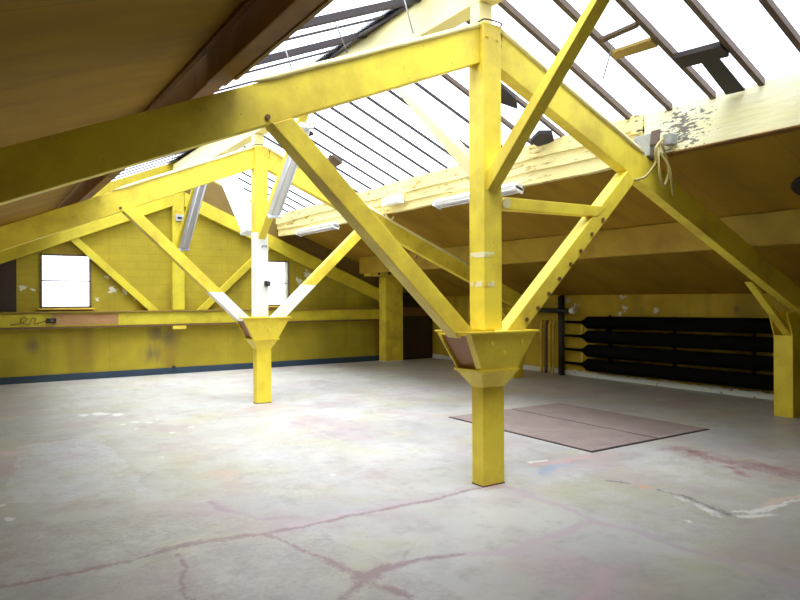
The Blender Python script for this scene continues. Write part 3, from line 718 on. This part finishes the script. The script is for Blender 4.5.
for k, P in enumerate([[(5.95, 4.18, 3.22), (5.86, 4.12, 3.05), (5.88, 4.12, 2.86), (5.98, 4.14, 2.76), (6.04, 4.13, 2.9), (5.98, 4.13, 3.1), (5.98, 4.2, 3.25)],
                       [(5.97, 4.12, 3.26), (5.82, 4.12, 3.12), (5.84, 4.14, 2.98), (5.76, 4.20, 2.84), (5.66, 4.26, 2.80)],
                       [(5.94, 4.16, 3.1), (6.0, 4.1, 2.95), (6.08, 4.12, 2.76), (6.16, 4.16, 2.68)]]):
    MB().tube(bez(P), .013, 6).build('hanging_cable', M['dull_yel'], label=['yellow painted cable loop hanging below the grey junction box', 'yellow cable curling from the junction box onto the near rafter', 'short yellow cable end drooping right of the junction box'][k], cat='cable', origin=P[0])
wb_ = empty('white_box', (5.97, 9.3, 3.26), 'small white box on the peeling curb above the conduit', 'box')
MB().box(5.90, 5.995, 9.0, 9.55, 3.18, 3.32, .008).build('case', M['fit_white'], wb_)
MB().box(5.885, 5.90, 9.05, 9.5, 3.20, 3.30, .005).build('lid', M['fit_white'], wb_)
P = [(5.35, 9.56, zrt(5.35)-.02), (6.14, 9.56, zrt(6.14)-.03), (7.0, 9.56, zrt(7.0)-.03), (8.6, 9.56, zrt(8.6)-.03)]
MB().tube(P, .022, 8).build('conduit', M['cream'], label='thin pale conduit pipe running down along the middle rafter', cat='pipe', origin=P[0])
MB().tube(bez([(5.9, 9.52, 3.16), (6.0, 9.5, 2.98), (6.1, 9.52, 2.98), (6.14, 9.55, 3.02)]), .014, 6).build('cable_tail', M['cream'], label='short pale cable tail under the small white box', cat='cable', origin=(5.9, 9.52, 3.16))
vt = empty('ceiling_vent', (7.52, 3.38, zc(7.52)), 'round black vent in the right ceiling slope at the picture edge', 'vent')
ax = Vector((.385, 0, 1)).normalized(); c0 = Vector((7.52, 3.36, zc(7.52)))
MB().tube([c0-ax*.035, c0+ax*.01], .24, 32).build('disc', M['vent_dark'], vt)
ring = [c0-ax*.03+(Vector((1, 0, -.385)).normalized()*math.cos(a)+Vector((0, 1, 0))*math.sin(a))*.24 for a in [2*math.pi*i/32 for i in range(33)]]
MB().tube(ring, .014, 6, False).build('rim', M['dark_iron'], vt)

# ------------------------------------------------------------------ heater of finned tubes and wall pipes
ht = empty('finned_heater', (10.2, 7, .15), 'long black heater of four stacked finned tubes on the right wall', 'heater')
XH = 10.29
for k in range(4):
    zc_ = 1.11-.28*k; ya, yb = 5.18, 8.86; tl = (.05-.012*k)/3.7; zt_ = lambda y: zc_+tl*(8.9-y)
    P = []; R = []
    P += [(XH, 9.44, zc_), (XH, 9.05, zc_), (XH, 8.98, zc_)]; R += [.028, .028, .045]
    P += [(XH, 8.90, zc_)]; R += [.08]
    n = 120
    for i in range(n+1):
        y = yb+(ya-yb)*i/n; P.append((XH, y, zt_(y))); R.append(.126 if i % 2 else .112)
    P += [(XH, ya-.05, zt_(ya)), (XH, ya-.10, zt_(ya)), (XH, ya-.2, zt_(ya))]; R += [.07, .03, .03]
    MB().tube(P, R, 18).build('finned_tube', M['fin_black'], ht)
    MB().tube([(XH, ya-.12, zt_(ya)), (XH, ya-.02, zt_(ya))], [.034, .034], 12).build('tube_union', M['galv'], ht)
for k in (0, 1, 2):
    zt = 1.11-.28*k
    y = 8.99 if k in (0, 2) else 5.02
    MB().tube([(XH, y, zt-.03), (XH, y, zt-.25)], .028, 8).build('return_bend', M['pipe_yel'], ht)
for y in (5.6, 7.0, 8.4):
    MB().box(10.405, XR-.002, y, y+.04, .14, 1.26, .003).build('bracket', M['dark_iron'], ht)
    MB().box(XH-.01, 10.42, y+.005, y+.035, .955, .985, .002).build('bracket', M['dark_iron'], ht)
rp = empty('riser_pipe', (10.3, 9.5, 0), 'thick black vertical pipes with a side arm at the left end of the heater', 'pipe')
MB().tube([(10.28, 9.52, 0), (10.28, 9.52, 1.66)], .05, 12).build('pipe', M['dark_iron'], rp)
MB().tube([(10.36, 9.66, 0), (10.36, 9.66, 1.64)], .035, 12).build('pipe', M['dark_iron'], rp)
MB().tube([(10.25, 10.6, 1.34), (10.25, 9.20, 1.34)], .05, 12).build('arm', M['dark_iron'], rp)
MB().tube([(10.25, 9.26, 1.34), (10.25, 9.14, 1.34)], .06, 12).build('arm_end', M['white_base'], rp)
for k, (y, m, r, lab) in enumerate([(10.16, 'pipe_yel', .036, 'yellow vertical pipe with bent top, farthest left of the thin pipes beside the heater'),
                                    (10.03, 'pipe_brown', .036, 'brown vertical pipe between two yellow ones beside the heater'),
                                    (9.92, 'pipe_yel', .026, 'slim yellow vertical pipe in the middle of the pipes beside the heater'),
                                    (9.82, 'pipe_yel', .022, 'slimmest pale yellow pipe next to the black riser')]):
    P = bez([(10.33, y, 0), (10.33, y, .5), (10.33, y, .93), (10.33, y-.012, 1.05), (10.33, y-.05, 1.11)], 6)
    MB().tube(P, r, 10).build('vertical_pipe', M[m], label=lab, cat='pipe', origin=(10.33, y, 0))

# ------------------------------------------------------------------ floor hatch
MB().box(5.365, 7.475, 4.565, 7.0, .0, .005, 0).build('trim_2', M['dark_iron'], kind='structure')
MB().box(5.38, 6.465, 4.585, 6.985, .006, .014, .002).build('hatch_plate', M['plate'], label='worn brown floor hatch plate, the left one nearer the column', cat='hatch', group='floor hatch plates', origin=(5.9, 5.8, .007))
MB().box(6.505, 7.46, 4.585, 6.985, .006, .013, .002).build('hatch_plate', M['plate'], label='worn brown floor hatch plate, the right one nearer the heater', cat='hatch', group='floor hatch plates', origin=(7.0, 5.8, .007))

for o in bpy.data.objects:
    if '_w' in o: del o['_w']
